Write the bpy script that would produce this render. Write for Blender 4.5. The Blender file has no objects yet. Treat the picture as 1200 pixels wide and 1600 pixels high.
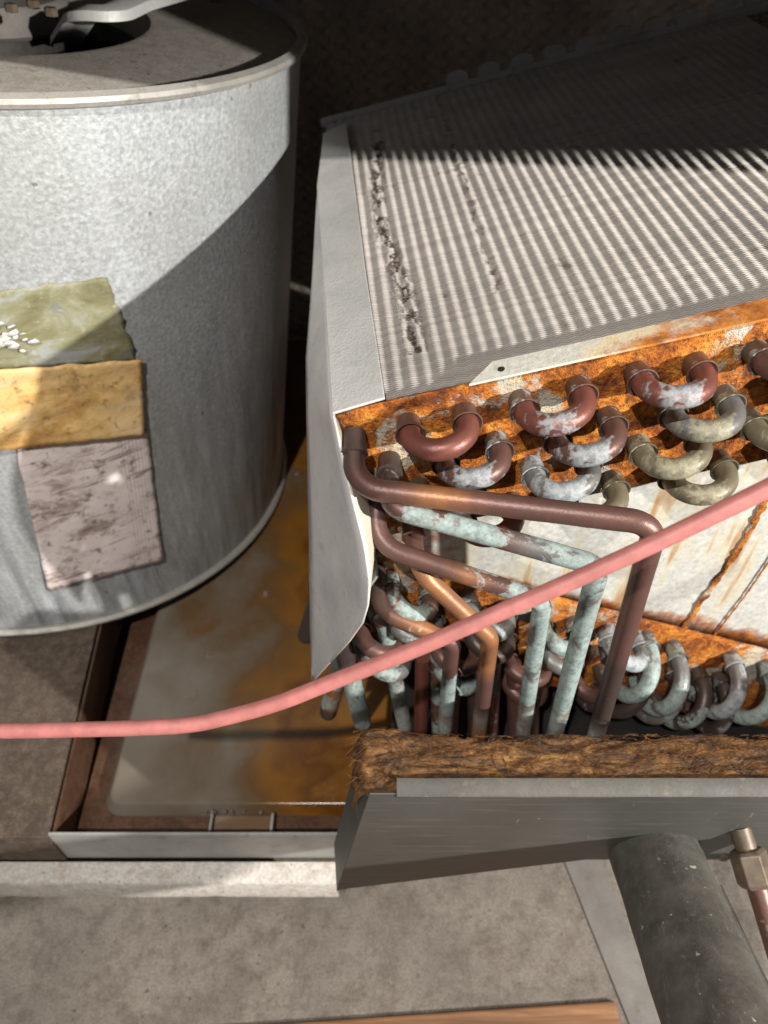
import bpy, bmesh, math, random
import numpy as np
from mathutils import Vector, Matrix, noise as mnoise

random.seed(7)
scene = bpy.context.scene
COL = scene.collection
R = math.radians
CAM_Z = 0.78                      # lens height above the datum; drawing coordinates below are relative to the lens
PITCH = R(46); F = 1150.0
cP, sP = math.cos(PITCH), math.sin(PITCH)

# ------------------------------------------------------------------ camera
cam_d = bpy.data.cameras.new('camera'); cam = bpy.data.objects.new('camera', cam_d); COL.objects.link(cam)
cam.location = (0, 0, CAM_Z); cam.rotation_euler = (R(90) - PITCH, 0, 0)
cam_d.sensor_fit = 'VERTICAL'; cam_d.sensor_height = 36; cam_d.lens = 36 * F / 1600
cam_d.clip_start = 0.01; cam_d.clip_end = 50
cam_d.dof.use_dof = True; cam_d.dof.focus_distance = 0.34; cam_d.dof.aperture_fstop = 10
scene.camera = cam
scene.view_settings.view_transform = 'Standard'; scene.view_settings.look = 'None'
scene.view_settings.exposure = 0.12; scene.view_settings.gamma = 1
scene.view_settings.use_curve_mapping = False

# ------------------------------------------------------------------ world and lamps
w = bpy.data.worlds.new('World'); scene.world = w; w.use_nodes = True
w.node_tree.nodes['Background'].inputs[0].default_value = (0.95, 0.97, 1.0, 1)
w.node_tree.nodes['Background'].inputs[1].default_value = 0.15

def lamp(name, loc, target, power, radius, angle, blend, col):
    l = bpy.data.lights.new(name, 'SPOT'); o = bpy.data.objects.new(name, l); COL.objects.link(o)
    o.location = Vector(loc) + Vector((0, 0, CAM_Z))
    o.rotation_euler = (Vector(target) - Vector(loc)).to_track_quat('-Z', 'Y').to_euler()
    l.energy = power; l.shadow_soft_size = radius; l.spot_size = R(angle); l.spot_blend = blend; l.color = col
    return o
lamp('work_light', (1.03, -.50, .20), (0, .45, -.22), 142, .014, 80, .3, (1, .97, .925))
lamp('head_lamp', (-.20, -.34, .68), (.03, .25, -.35), 50, .009, 80, .5, (1, .955, .90))

# ------------------------------------------------------------------ geometry helpers
def V(*a): return Vector(a)
def ray(u, v):
    x = (u - 600) / F; y = -(v - 800) / F
    return V(x, cP + y * sP, -sP + y * cP)
def on(u, v, p, n):               # point of the plane (p, n) along a sight line
    r = ray(u, v); return r * (p.dot(n) / r.dot(n))
def atY(u, v, Y): r = ray(u, v); return r * (Y / r.y)
def atZ(u, v, Z): r = ray(u, v); return r * (Z / r.z)

ORG = {}
class MB:
    def __init__(s): s.v = []; s.f = []; s.c = []
    def add(s, vs, fs, cs=None):
        o = len(s.v); s.v += [Vector(x) for x in vs]; s.f += [tuple(i + o for i in f) for f in fs]
        s.c += cs if cs else [(1, 1, 1, 1)] * len(vs)
        return s
    def box(s, c, x, y, z):       # centre and three half-axis vectors
        c = Vector(c); x, y, z = Vector(x), Vector(y), Vector(z)
        vs = [c + a * x + b * y + e * z for a in (-1, 1) for b in (-1, 1) for e in (-1, 1)]
        return s.add(vs, [(0, 1, 3, 2), (4, 6, 7, 5), (0, 4, 5, 1), (2, 3, 7, 6), (0, 2, 6, 4), (1, 5, 7, 3)])
    def slab(s, top, dn):         # polygon extruded by vector dn
        k = len(top); top = [Vector(p) for p in top]; dn = Vector(dn)
        vs = top + [p + dn for p in top]
        fs = [tuple(range(k)), tuple(range(2 * k - 1, k - 1, -1))] + [(i, k + i, k + (i + 1) % k, (i + 1) % k) for i in range(k)]
        return s.add(vs, fs)
    def grid(s, rows, cs=None):
        n, m = len(rows), len(rows[0])
        vs = [p for r in rows for p in r]
        fs = [(i * m + j, i * m + j + 1, (i + 1) * m + j + 1, (i + 1) * m + j) for i in range(n - 1) for j in range(m - 1)]
        return s.add(vs, fs, cs)
    def tube(s, pts, rad, sides=14, cap=True, cols=None):
        pts = [Vector(p) for p in pts]; k = len(pts)
        rr = rad if isinstance(rad, (list, tuple)) else [rad] * k
        t = [(pts[min(i + 1, k - 1)] - pts[max(i - 1, 0)]).normalized() for i in range(k)]
        up = t[0].orthogonal().normalized(); vs = []; cs = []
        for i in range(k):
            up = (up - t[i] * up.dot(t[i])).normalized(); sd = t[i].cross(up)
            for j in range(sides):
                a = 2 * math.pi * j / sides
                vs.append(pts[i] + (up * math.cos(a) + sd * math.sin(a)) * rr[i])
                cs.append(cols[i] if cols else (1, 1, 1, 1))
        fs = [(i * sides + j, i * sides + (j + 1) % sides, (i + 1) * sides + (j + 1) % sides, (i + 1) * sides + j) for i in range(k - 1) for j in range(sides)]
        if cap: fs += [tuple(range(sides - 1, -1, -1)), tuple((k - 1) * sides + j for j in range(sides))]
        return s.add(vs, fs, cs)
    def lathe(s, prof, C, ax, sides=96, closed=False):   # prof: (radius, height along ax)
        ax = Vector(ax).normalized(); e1 = ax.cross(V(0, 1, 0)).normalized(); e2 = ax.cross(e1)
        m = len(prof); vs = []
        for i in range(sides):
            a = 2 * math.pi * i / sides; dr = e1 * math.cos(a) + e2 * math.sin(a)
            vs += [Vector(C) + dr * r + ax * h for r, h in prof]
        fs = []
        for i in range(sides):
            i2 = (i + 1) % sides
            for j in range(m if closed else m - 1):
                j2 = (j + 1) % m
                fs.append((i * m + j, i * m + j2, i2 * m + j2, i2 * m + j))
        return s.add(vs, fs)
    def build(s, name, mat, parent=None, smooth=True, kind=None, label=None, flat_ang=40, solid=0, bevel=0, base=None):
        org = ORG[parent.name] if parent else (Vector(base) if base is not None else s.base())
        me = bpy.data.meshes.new(name)
        me.from_pydata([tuple(p - org) for p in s.v], [], s.f); me.update()
        bm = bmesh.new(); bm.from_mesh(me); bmesh.ops.recalc_face_normals(bm, faces=bm.faces); bm.to_mesh(me); bm.free()
        at = me.color_attributes.new('tint', 'FLOAT_COLOR', 'POINT')
        at.data.foreach_set('color', [x for c in s.c for x in c])
        o = bpy.data.objects.new(name, me); COL.objects.link(o); me.materials.append(mat)
        if parent: o.parent = parent; ORG[o.name] = org
        else: o.location = org + V(0, 0, CAM_Z); ORG[o.name] = org
        if smooth:
            me.shade_smooth(); me.set_sharp_from_angle(angle=R(flat_ang))
        if solid:
            q = o.modifiers.new('thickness', 'SOLIDIFY'); q.thickness = solid; q.offset = 0
        if bevel:
            q = o.modifiers.new('edge', 'BEVEL'); q.width = bevel; q.segments = 2; q.limit_method = 'ANGLE'
        if kind: o['kind'] = kind
        if label: o['label'] = label
        return o
    def base(s):
        xs = [p.x for p in s.v]; ys = [p.y for p in s.v]
        return V(sum(xs) / len(xs), sum(ys) / len(ys), min(p.z for p in s.v))

def thing(name, base, label, cat, group=None):
    o = bpy.data.objects.new(name, None); COL.objects.link(o); o.empty_display_size = .02
    o.location = Vector(base) + V(0, 0, CAM_Z); ORG[o.name] = Vector(base)
    return tag(o, label, cat, group)
def tag(o, label, cat, group=None):
    o['label'] = label; o['category'] = cat
    if group: o['group'] = group
    return o

def fillet(pts, rad, n=9):        # polyline with rounded corners
    pts = [Vector(p) for p in pts]; rad = rad if isinstance(rad, (list, tuple)) else [rad] * (len(pts) - 2)
    out = [pts[0]]
    for i in range(1, len(pts) - 1):
        a, b, c = pts[i - 1], pts[i], pts[i + 1]
        d1 = (a - b).normalized(); d2 = (c - b).normalized(); ang = d1.angle(d2)
        ln = min(rad[i - 1] / math.tan(ang / 2), (a - b).length * .48, (c - b).length * .48); r = ln * math.tan(ang / 2)
        ctr = b + (d1 + d2).normalized() * (r / math.sin(ang / 2))
        p, q = b + d1 * ln - ctr, b + d2 * ln - ctr; tot = p.angle(q); ax = p.cross(q).normalized()
        for k in range(n + 1):
            out.append(ctr + Matrix.Rotation(tot * k / n, 3, ax) @ p)
    out.append(pts[-1]); return out
def resample(pts, step):
    out = [pts[0]]; 
    for a, b in zip(pts, pts[1:]):
        k = max(1, int((b - a).length / step))
        out += [a.lerp(b, (i + 1) / k) for i in range(k)]
    return out

# ------------------------------------------------------------------ material helpers
class NT:
    def __init__(s, name):
        s.m = bpy.data.materials.new(name); s.m.use_nodes = True; s.t = s.m.node_tree
        s.b = s.t.nodes['Principled BSDF']; s.tc = s.t.nodes.new('ShaderNodeTexCoord')
    def n(s, typ, **kw):
        x = s.t.nodes.new(typ)
        for k, v in kw.items():
            if k.startswith('i_'):
                key = k[2:]; x.inputs[int(key) if key.isdigit() else key].default_value = v
            else: setattr(x, k, v)
        return x
    def l(s, a, b): s.t.links.new(a, b)
    def co(s, scale=(1, 1, 1), rot=(0, 0, 0), loc=(0, 0, 0)):
        mp = s.n('ShaderNodeMapping'); mp.inputs['Scale'].default_value = scale; mp.inputs['Rotation'].default_value = rot
        mp.inputs['Location'].default_value = loc; s.l(s.tc.outputs['Object'], mp.inputs['Vector']); return mp.outputs[0]
    def noise(s, scale, detail=4, rough=.6, co=None, dist=0):
        x = s.n('ShaderNodeTexNoise'); x.inputs['Scale'].default_value = scale; x.inputs['Detail'].default_value = detail
        x.inputs['Roughness'].default_value = rough; x.inputs['Distortion'].default_value = dist
        s.l(co if co is not None else s.tc.outputs['Object'], x.inputs['Vector']); return x.outputs['Fac']
    def voro(s, scale, co=None, feature='F1'):
        x = s.n('ShaderNodeTexVoronoi', feature=feature); x.inputs['Scale'].default_value = scale
        s.l(co if co is not None else s.tc.outputs['Object'], x.inputs['Vector']); return x.outputs['Distance']
    def ramp(s, fac, stops, interp='LINEAR'):
        x = s.n('ShaderNodeValToRGB'); x.color_ramp.interpolation = interp; e = x.color_ramp.elements
        while len(e) < len(stops): e.new(.5)
        for q, (p, c) in zip(e, stops):
            q.position = p; q.color = (*c, 1) if isinstance(c, (tuple, list)) else (c, c, c, 1)
        s.l(fac, x.inputs[0]); return x.outputs[0]
    def mix(s, fac, a, b, mode='MIX'):
        x = s.n('ShaderNodeMix', data_type='RGBA', blend_type=mode)
        for val, k in ((fac, 0), (a, 6), (b, 7)):
            if hasattr(val, 'is_linked'): s.l(val, x.inputs[k])
            elif isinstance(val, (tuple, list)): x.inputs[k].default_value = (*val[:3], 1)
            else: x.inputs[k].default_value = val
        return x.outputs[2]
    def math(s, op, a, b=0.0, clamp=False):
        x = s.n('ShaderNodeMath', operation=op, use_clamp=clamp)
        for val, k in ((a, 0), (b, 1)):
            if hasattr(val, 'is_linked'): s.l(val, x.inputs[k])
            else: x.inputs[k].default_value = val
        return x.outputs[0]
    def sep(s, co=None):
        x = s.n('ShaderNodeSeparateXYZ'); s.l(co if co is not None else s.tc.outputs['Object'], x.inputs[0]); return x.outputs
    def attr(s, name='tint'):
        x = s.n('ShaderNodeVertexColor', layer_name=name); return x.outputs
    def done(s, col, rough=.6, metal=0, bump=None, strength=.3, dist=.001, spec=.5):
        for val, k in ((col, 'Base Color'), (rough, 'Roughness'), (metal, 'Metallic')):
            if hasattr(val, 'is_linked'): s.l(val, s.b.inputs[k])
            elif isinstance(val, (tuple, list)): s.b.inputs[k].default_value = (*val[:3], 1)
            else: s.b.inputs[k].default_value = val
        s.b.inputs['Specular IOR Level'].default_value = spec
        if bump is not None:
            bp = s.n('ShaderNodeBump'); bp.inputs['Strength'].default_value = strength; bp.inputs['Distance'].default_value = dist
            s.l(bump, bp.inputs['Height']); s.l(bp.outputs[0], s.b.inputs['Normal'])
        return s.m

def m_drum():
    t = NT('galvanised_drum'); fine = t.noise(330, 4, .65); blot = t.noise(9, 5, .6); st = t.noise(26, 4, .6, t.co((1, 1, .14)))
    c = t.ramp(fine, [(.3, (.30, .315, .32)), (.5, (.41, .425, .43)), (.72, (.55, .565, .57))])
    c = t.mix(t.ramp(blot, [(.42, 0.0), (.7, .55)]), c, (.30, .30, .275), 'MIX')
    c = t.mix(t.ramp(st, [(.56, 0.0), (.75, .5)]), c, (.52, .54, .55))
    g = t.noise(5, 3, .5, t.co(loc=(3, 1, 2))); c = t.mix(t.ramp(g, [(.5, 0.0), (.75, .45)]), c, (.36, .38, .30))
    bumps = t.math('ADD', t.math('MULTIPLY', t.voro(290), .6), fine)
    hz = t.sep()[2]; lowz = t.ramp(t.math('ADD', hz, t.math('MULTIPLY', blot, .25)), [(.18, 1.0), (.42, 0.0)])
    dr = t.noise(1, 5, .65, t.co((60, 60, 6)), .3); c = t.mix(t.math('MULTIPLY', lowz, t.ramp(dr, [(.48, 0.0), (.60, .7)])), c, (.20, .21, .22))
    c = t.mix(t.math('MULTIPLY', lowz, t.ramp(dr, [(.30, .8), (.44, 0.0)])), c, (.60, .64, .65))
    sp = t.noise(95, 2, .5); c = t.mix(t.ramp(sp, [(.73, 0.0), (.77, .7)]), c, (.12, .11, .10))
    return t.done(c, t.ramp(fine, [(.3, .38), (.7, .62)]), .25, bumps, .36, .0010)
def m_metal(name, c1, c2, c3=None, rough=.5, metal=.2, sc=1.0, bump=.2, dirt=(.10, .075, .05), dirt_at=(.58, .75), dirt_amt=.7):
    t = NT(name); a = t.noise(14 * sc, 6, .62); f = t.noise(420 * sc, 3, .6); b = t.noise(45 * sc, 6, .7, t.co(loc=(5, 2, 7)))
    c = t.mix(t.ramp(a, [(.35, 0.0), (.65, 1.0)]), c1, c2)
    c = t.mix(t.ramp(f, [(.5, 0.0), (.85, .45)]), c, c3 or tuple(x * .5 for x in c1))
    c = t.mix(t.ramp(b, [(dirt_at[0], 0.0), (dirt_at[1], dirt_amt)]), c, dirt)
    return t.done(c, t.ramp(b, [(.3, rough - .1), (.7, rough + .2)]), metal, t.math('ADD', f, t.math('MULTIPLY', b, 1.5)), bump, .0008)
def m_rust_sheet():
    t = NT('rusted_tube_sheet'); big = t.noise(20, 7, .68, t.co(loc=(.2, 0, .4)), .4); mid = t.noise(75, 6, .7); fine = t.noise(330, 5, .7)
    rust = t.ramp(mid, [(.28, (.07, .020, .008)), (.40, (.22, .058, .011)), (.53, (.50, .155, .020)), (.66, (.70, .29, .045)), (.80, (.76, .46, .16))])
    rust = t.mix(t.ramp(fine, [(.35, .75), (.55, 0.0)]), rust, (.05, .017, .009))
    zinc = t.ramp(fine, [(.3, (.33, .31, .27)), (.7, (.52, .49, .43))])
    zinc = t.mix(t.ramp(t.noise(40, 4, .6, t.co(loc=(3, 3, 1))), [(.45, 0.0), (.65, .55)]), zinc, (.66, .50, .22))
    amt = t.math('ADD', big, t.math('MULTIPLY', t.math('SUBTRACT', fine, .5), .25))
    c = t.mix(t.ramp(amt, [(.40, 0.0), (.455, 1.0)]), zinc, rust)
    return t.done(c, .82, 0, t.math('ADD', mid, t.math('MULTIPLY', fine, .7)), 1.0, .0035, .25)
def m_flange():
    t = NT('rusty_white_flange'); big = t.noise(26, 6, .68); fine = t.noise(330, 5, .7); mid = t.noise(75, 6, .7)
    x = t.sep()[0]
    rust = t.ramp(mid, [(.3, (.09, .03, .012)), (.5, (.42, .14, .025)), (.72, (.66, .33, .09))])
    zinc = t.ramp(fine, [(.3, (.46, .435, .375)), (.7, (.62, .595, .52))])
    amt = t.math('ADD', big, t.math('ADD', .06, t.math('MULTIPLY', x, 5.0)))
    c = t.mix(t.ramp(amt, [(.60, 0.0), (.70, .8), (.74, 1.0)]), zinc, rust)
    c = t.mix(t.ramp(amt, [(.48, 0.0), (.62, .55), (.66, 0.0)]), c, (.68, .50, .20))
    return t.done(c, .75, 0, t.math('ADD', mid, fine), .4, .001, .3)
def m_delta():
    t = NT('white_delta_plate'); fine = t.noise(260, 5, .65); mid = t.noise(30, 6, .7)
    c = t.ramp(fine, [(.3, (.34, .34, .31)), (.5, (.46, .455, .415)), (.75, (.58, .57, .52))])
    st = t.noise(1, 3, .5, t.co((95, 95, 9), (0, R(-24), 0)))      # run-down streaks
    lm = t.ramp(t.noise(9, 3, .5), [(.42, 0.0), (.6, 1.0)]); st = t.math('MULTIPLY', st, t.math('ADD', .72, t.math('MULTIPLY', lm, .28)))
    c = t.mix(t.ramp(st, [(.38, 0.0), (.52, .6)]), c, (.50, .42, .26))
    c = t.mix(t.ramp(st, [(.50, 0.0), (.58, .75)]), c, (.30, .13, .03))
    a = t.attr(); e = t.math('ADD', a[1], t.math('MULTIPLY', t.math('SUBTRACT', mid, .5), 1.1))
    c = t.mix(t.ramp(e, [(.45, 0.0), (.6, .75), (.7, 1.0)]), c, t.ramp(fine, [(.3, (.09, .025, .01)), (.55, (.36, .11, .02)), (.75, (.58, .25, .05))]))
    return t.done(c, .6, .1, fine, .3, .0008, .35)
def m_copper(name, patina, rough=.42, metal=.35, edge=.5):
    t = NT(name); a = t.attr(); n1 = t.noise(52, 6, .62, t.co(loc=(.3, .7, .1)), .6); n2 = t.noise(520, 4, .65); n3 = t.noise(38, 4, .6)
    obi = t.n('ShaderNodeObjectInfo'); base = a[0]
    base = t.mix(t.ramp(n3, [(.35, 0.0), (.7, .45)]), base, (.055, .035, .03))
    base = t.mix(t.ramp(n2, [(.6, 0.0), (.8, .35)]), base, (.24, .16, .12))
    al = t.math('SUBTRACT', 1.0, a[1]); e = t.math('SUBTRACT', n1, al)
    e = t.math('ADD', e, t.math('MULTIPLY', t.math('SUBTRACT', obi.outputs['Random'], .5), .12))
    pat = t.mix(t.ramp(n2, [(.35, 0.0), (.65, 1.0)]), tuple(x * .80 for x in patina), tuple(min(1, x * 1.15) for x in patina))
    n4 = t.noise(170, 5, .75, t.co(loc=(4, 4, 4)))
    pat = t.mix(t.ramp(n4, [(.50, 0.0), (.66, .75)]), pat, tuple(x * .36 for x in patina))
    pat = t.mix(t.ramp(n3, [(.5, 0.0), (.75, .6)]), pat, tuple(x * .5 for x in patina))
    fac = t.ramp(t.math('ADD', e, t.math('MULTIPLY', t.math('SUBTRACT', n2, .5), .13)), [(0.0, 0.0), (.04, .7), (.12, .97)])
    c = t.mix(fac, base, pat)
    ro = t.math('ADD', t.math('MULTIPLY', fac, .28), rough)
    me = t.math('MULTIPLY', t.math('SUBTRACT', 1.0, fac), metal)
    return t.done(c, ro, me, t.math('ADD', n2, t.math('MULTIPLY', n1, 1.5)), .3, .0006)
def m_fins():
    t = NT('aluminium_fins'); a = t.attr(); n1 = t.noise(11, 5, .6); n2 = t.noise(300, 4, .7); n3 = t.noise(60, 5, .7)
    c = t.mix(t.ramp(n1, [(.35, 0.0), (.65, 1.0)]), (.46, .42, .385), (.57, .525, .48))
    c = t.mix(t.ramp(n3, [(.62, 0.0), (.72, .75)]), c, (.17, .12, .095))
    c = t.mix(1.0, c, a[0], 'MULTIPLY')
    e = t.math('MULTIPLY', a[1], t.ramp(n2, [(.38, 0.0), (.52, 1.0)]))
    c = t.mix(e, c, (.09, .06, .045))
    return t.done(c, .5, .25, None)
def m_liner():
    t = NT('quilted_liner'); n = t.noise(60, 5, .7); b = t.noise(7, 4, .6)
    p = t.sep(t.co((1, 1, 1)))
    lw = t.noise(14, 3, .6, t.co(loc=(2, 2, 2)))
    p = t.sep(t.co((1, 1, 1), (0, R(3), 0)))
    sx = t.math('SINE', t.math('MULTIPLY', t.math('ADD', p[0], t.math('ADD', t.math('MULTIPLY', lw, .008), t.math('MULTIPLY', n, .008))), 2 * math.pi / .023))
    sz = t.math('SINE', t.math('MULTIPLY', t.math('ADD', p[2], t.math('ADD', t.math('MULTIPLY', lw, .008), t.math('MULTIPLY', n, .014))), 2 * math.pi / .016))
    h = t.math('ADD', t.math('MULTIPLY', t.math('MAXIMUM', sx, -.3), t.math('MAXIMUM', sz, -.3)), t.math('MULTIPLY', n, 2.0))
    c = t.mix(t.ramp(b, [(.35, 0.0), (.65, 1.0)]), (.20, .165, .14), (.38, .32, .27))
    c = t.mix(t.ramp(n, [(.55, 0.0), (.75, .5)]), c, (.36, .30, .25))
    return t.done(c, .9, 0, h, .8, .004, .2)
def m_pan(name, wet=.25, shift=.08, k=1.0):
    t = NT(name); p = t.sep(); n1 = t.noise(9, 5, .58, None, .2); n2 = t.noise(38, 6, .7); n3 = t.noise(300, 3, .6)
    g = t.math('ADD', t.math('ADD', t.math('MULTIPLY', p[0], 3.6), shift), t.math('ADD', .5, t.math('MULTIPLY', t.math('SUBTRACT', n1, .5), 1.5)))
    c = t.ramp(g, [(.12, (.26 * k, .22 * k, .175 * k)), (.34, (.19 * k, .15 * k, .105 * k)), (.50, (.17 * k, .09 * k, .035 * k)), (.68, (.27 * k, .115 * k, .018 * k)), (.85, (.15 * k, .055 * k, .010 * k)), (1.0, (.31 * k, .135 * k, .022 * k))])
    c = t.mix(t.ramp(n2, [(.66, 0.0), (.72, .7)]), c, (.26, .26, .28))
    c = t.mix(t.ramp(n2, [(.26, .7), (.36, 0.0)]), c, (.10, .055, .03))
    return t.done(c, t.ramp(n1, [(.35, wet - .1), (.65, wet + .12)]), 0, t.math('ADD', n1, t.math('MULTIPLY', n3, .2)), .12, .001)
def m_dusty(name, c1, c2, c3, sc=1.0, rough=.85, bump=.4):
    t = NT(name); a = t.noise(9 * sc, 6, .65); b = t.noise(55 * sc, 6, .72); f = t.noise(500, 3, .6); v = t.noise(120 * sc, 2, .5, t.co(loc=(9, 4, 1)))
    c = t.mix(t.ramp(a, [(.35, 0.0), (.62, 1.0)]), c1, c2); c = t.mix(t.ramp(b, [(.45, 0.0), (.70, .8)]), c, c3)
    c = t.mix(t.ramp(f, [(.35, .45), (.6, 0.0)]), c, tuple(x * .4 for x in c1))
    c = t.mix(t.ramp(v, [(.68, 0.0), (.74, .8)]), c, (.06, .04, .03))
    return t.done(c, rough, 0, t.math('ADD', b, t.math('MULTIPLY', f, .6)), bump, .001, .3)
def m_tape():
    t = NT('yellowed_tape'); n = t.noise(15, 7, .72, t.co((1, 1, 1.4)), .1); f = t.noise(130, 5, .7)
    cr = t.noise(1, 4, .55, t.co((9, 9, 60)), .15)
    c = t.ramp(n, [(.25, (.20, .10, .03)), (.40, (.55, .31, .10)), (.50, (.74, .48, .19)), (.72, (.80, .63, .40))])
    c = t.mix(t.ramp(f, [(.56, 0.0), (.68, .75)]), c, (.17, .10, .05))
    c = t.mix(t.ramp(t.noise(33, 5, .7, t.co(loc=(6, 1, 3))), [(.56, 0.0), (.70, .7)]), c, (.26, .15, .06))
    c = t.mix(t.ramp(cr, [(.49, 0.0), (.5, .45), (.515, 0.0)]), c, (.26, .13, .05))
    return t.done(c, .55, 0, t.math('ADD', cr, f), .5, .0012)
def m_paper():
    t = NT('stained_paper'); n = t.noise(14, 7, .75, t.co((1, 1, 2)), .5); f = t.noise(95, 6, .75); g = t.noise(1, 5, .65, t.co((25, 25, 190)), .6)
    c = t.ramp(n, [(.28, (.14, .09, .07)), (.38, (.46, .36, .32)), (.47, (.78, .67, .64)), (.75, (.84, .75, .72))])
    c = t.mix(t.ramp(f, [(.54, 0.0), (.66, .85)]), c, (.12, .07, .045))
    c = t.mix(t.ramp(g, [(.33, .8), (.42, 0.0)]), c, (.15, .09, .065))
    uv = t.sep(t.attr()[0]); ln = t.math('SINE', t.math('MULTIPLY', uv[0], 2 * math.pi / .028))
    msk = t.math('MULTIPLY', t.ramp(ln, [(.8, 0.0), (.95, .5)]), t.ramp(uv[0], [(.75, 0.0), (.78, 1.0), (.95, 1.0), (.97, 0.0)]))
    c = t.mix(msk, c, (.20, .15, .14))
    return t.done(c, .85, 0, t.math('ADD', f, g), .5, .0008, .2)
def m_sticker():
    t = NT('olive_label_residue'); n = t.noise(24, 6, .7, t.co((1, 1, 1.7)), .5); f = t.noise(160, 5, .7); k = t.noise(1, 6, .7, t.co((16, 16, 55)), 1.0)
    c = t.ramp(n, [(.32, (.12, .115, .06)), (.45, (.20, .188, .095)), (.55, (.26, .25, .15)), (.64, (.34, .35, .32))])
    c = t.mix(t.ramp(f, [(.60, 0.0), (.75, .7)]), c, (.60, .57, .42))
    c = t.mix(t.ramp(k, [(.34, .8), (.39, 0.0)]), c, (.16, .17, .17))
    return t.done(c, .7, 0, t.math('ADD', f, k), .6, .001)
def m_wool():
    t = NT('brown_glass_wool'); a = t.attr(); n = t.noise(60, 6, .72, t.co((.55, 1.6, 1)), 1.6); f = t.noise(420, 4, .7, t.co((.35, 1, 1)))
    c = t.ramp(n, [(.28, (.010, .005, .003)), (.42, (.042, .019, .007)), (.56, (.125, .058, .017)), (.72, (.25, .13, .042))])
    c = t.mix(t.ramp(f, [(.5, 0.0), (.75, .55)]), c, (.15, .09, .05))
    c = t.mix(.55, c, a[0], 'MULTIPLY')
    return t.done(c, .75, 0, t.math('ADD', f, n), .8, .0015, .3)
def m_plain(name, c, rough=.5, metal=0, var=.35, sc=120, bump=.2):
    t = NT(name); n = t.noise(sc, 5, .65); b = t.noise(sc * .12, 4, .6)
    k = t.mix(t.ramp(n, [(.35, 0.0), (.7, 1.0)]), tuple(x * (1 - var) for x in c), tuple(min(1, x * (1 + var * .5)) for x in c))
    k = t.mix(t.ramp(b, [(.5, 0.0), (.75, .35)]), k, tuple(x * .55 for x in c))
    return t.done(k, rough, metal, n, bump, .0005)
def m_panel():
    t = NT('dull_panel_metal'); n = t.noise(8, 5, .6); s = t.noise(1, 4, .7, t.co((14, 60, 300), (0, R(8), 0))); sp = t.noise(230, 3, .6); sc = t.noise(1, 5, .7, t.co((120, 60, 20), (0, R(40), 0)))
    c = t.mix(t.ramp(n, [(.35, 0.0), (.65, 1.0)]), (.050, .051, .045), (.082, .080, .070))
    c = t.mix(t.ramp(s, [(.55, 0.0), (.75, .3)]), c, (.25, .235, .20))
    c = t.mix(t.ramp(sp, [(.72, 0.0), (.77, .7)]), c, (.40, .36, .29))
    c = t.mix(t.ramp(sc, [(.66, 0.0), (.72, .45)]), c, (.36, .33, .28))
    return t.done(c, t.ramp(n, [(.3, .42), (.7, .58)]), .25, t.math('ADD', s, sp), .12, .0005)
def m_foam():
    t = NT('black_foam_sleeve'); n = t.noise(30, 6, .7); f = t.noise(300, 4, .7); v = t.noise(85, 5, .75, t.co((2.2, .5, 1), (0, 0, .3)), 1.5); d = t.noise(170, 2, .5)
    c = t.mix(t.ramp(n, [(.35, 0.0), (.68, 1.0)]), (.040, .037, .031), (.115, .105, .088))
    c = t.mix(t.ramp(v, [(.58, 0.0), (.66, .35)]), c, (.22, .20, .165)); c = t.mix(t.ramp(f, [(.62, 0.0), (.8, .5)]), c, (.17, .155, .13))
    c = t.mix(t.ramp(d, [(.71, 0.0), (.75, .8)]), c, (.42, .36, .28))
    return t.done(c, .62, 0, t.math('ADD', f, n), .35, .0008, .4)
def m_wood():
    t = NT('wood_board'); g = t.noise(1, 5, .65, t.co((7, 160, 60), (0, 0, R(4))), .8); n = t.noise(18, 5, .6)
    c = t.ramp(g, [(.28, (.05, .022, .009)), (.5, (.19, .085, .034)), (.72, (.34, .18, .08))]); c = t.mix(t.ramp(n, [(.5, 0.0), (.7, .6)]), c, (.13, .07, .04))
    return t.done(c, .7, 0, g, .4, .001)

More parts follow.
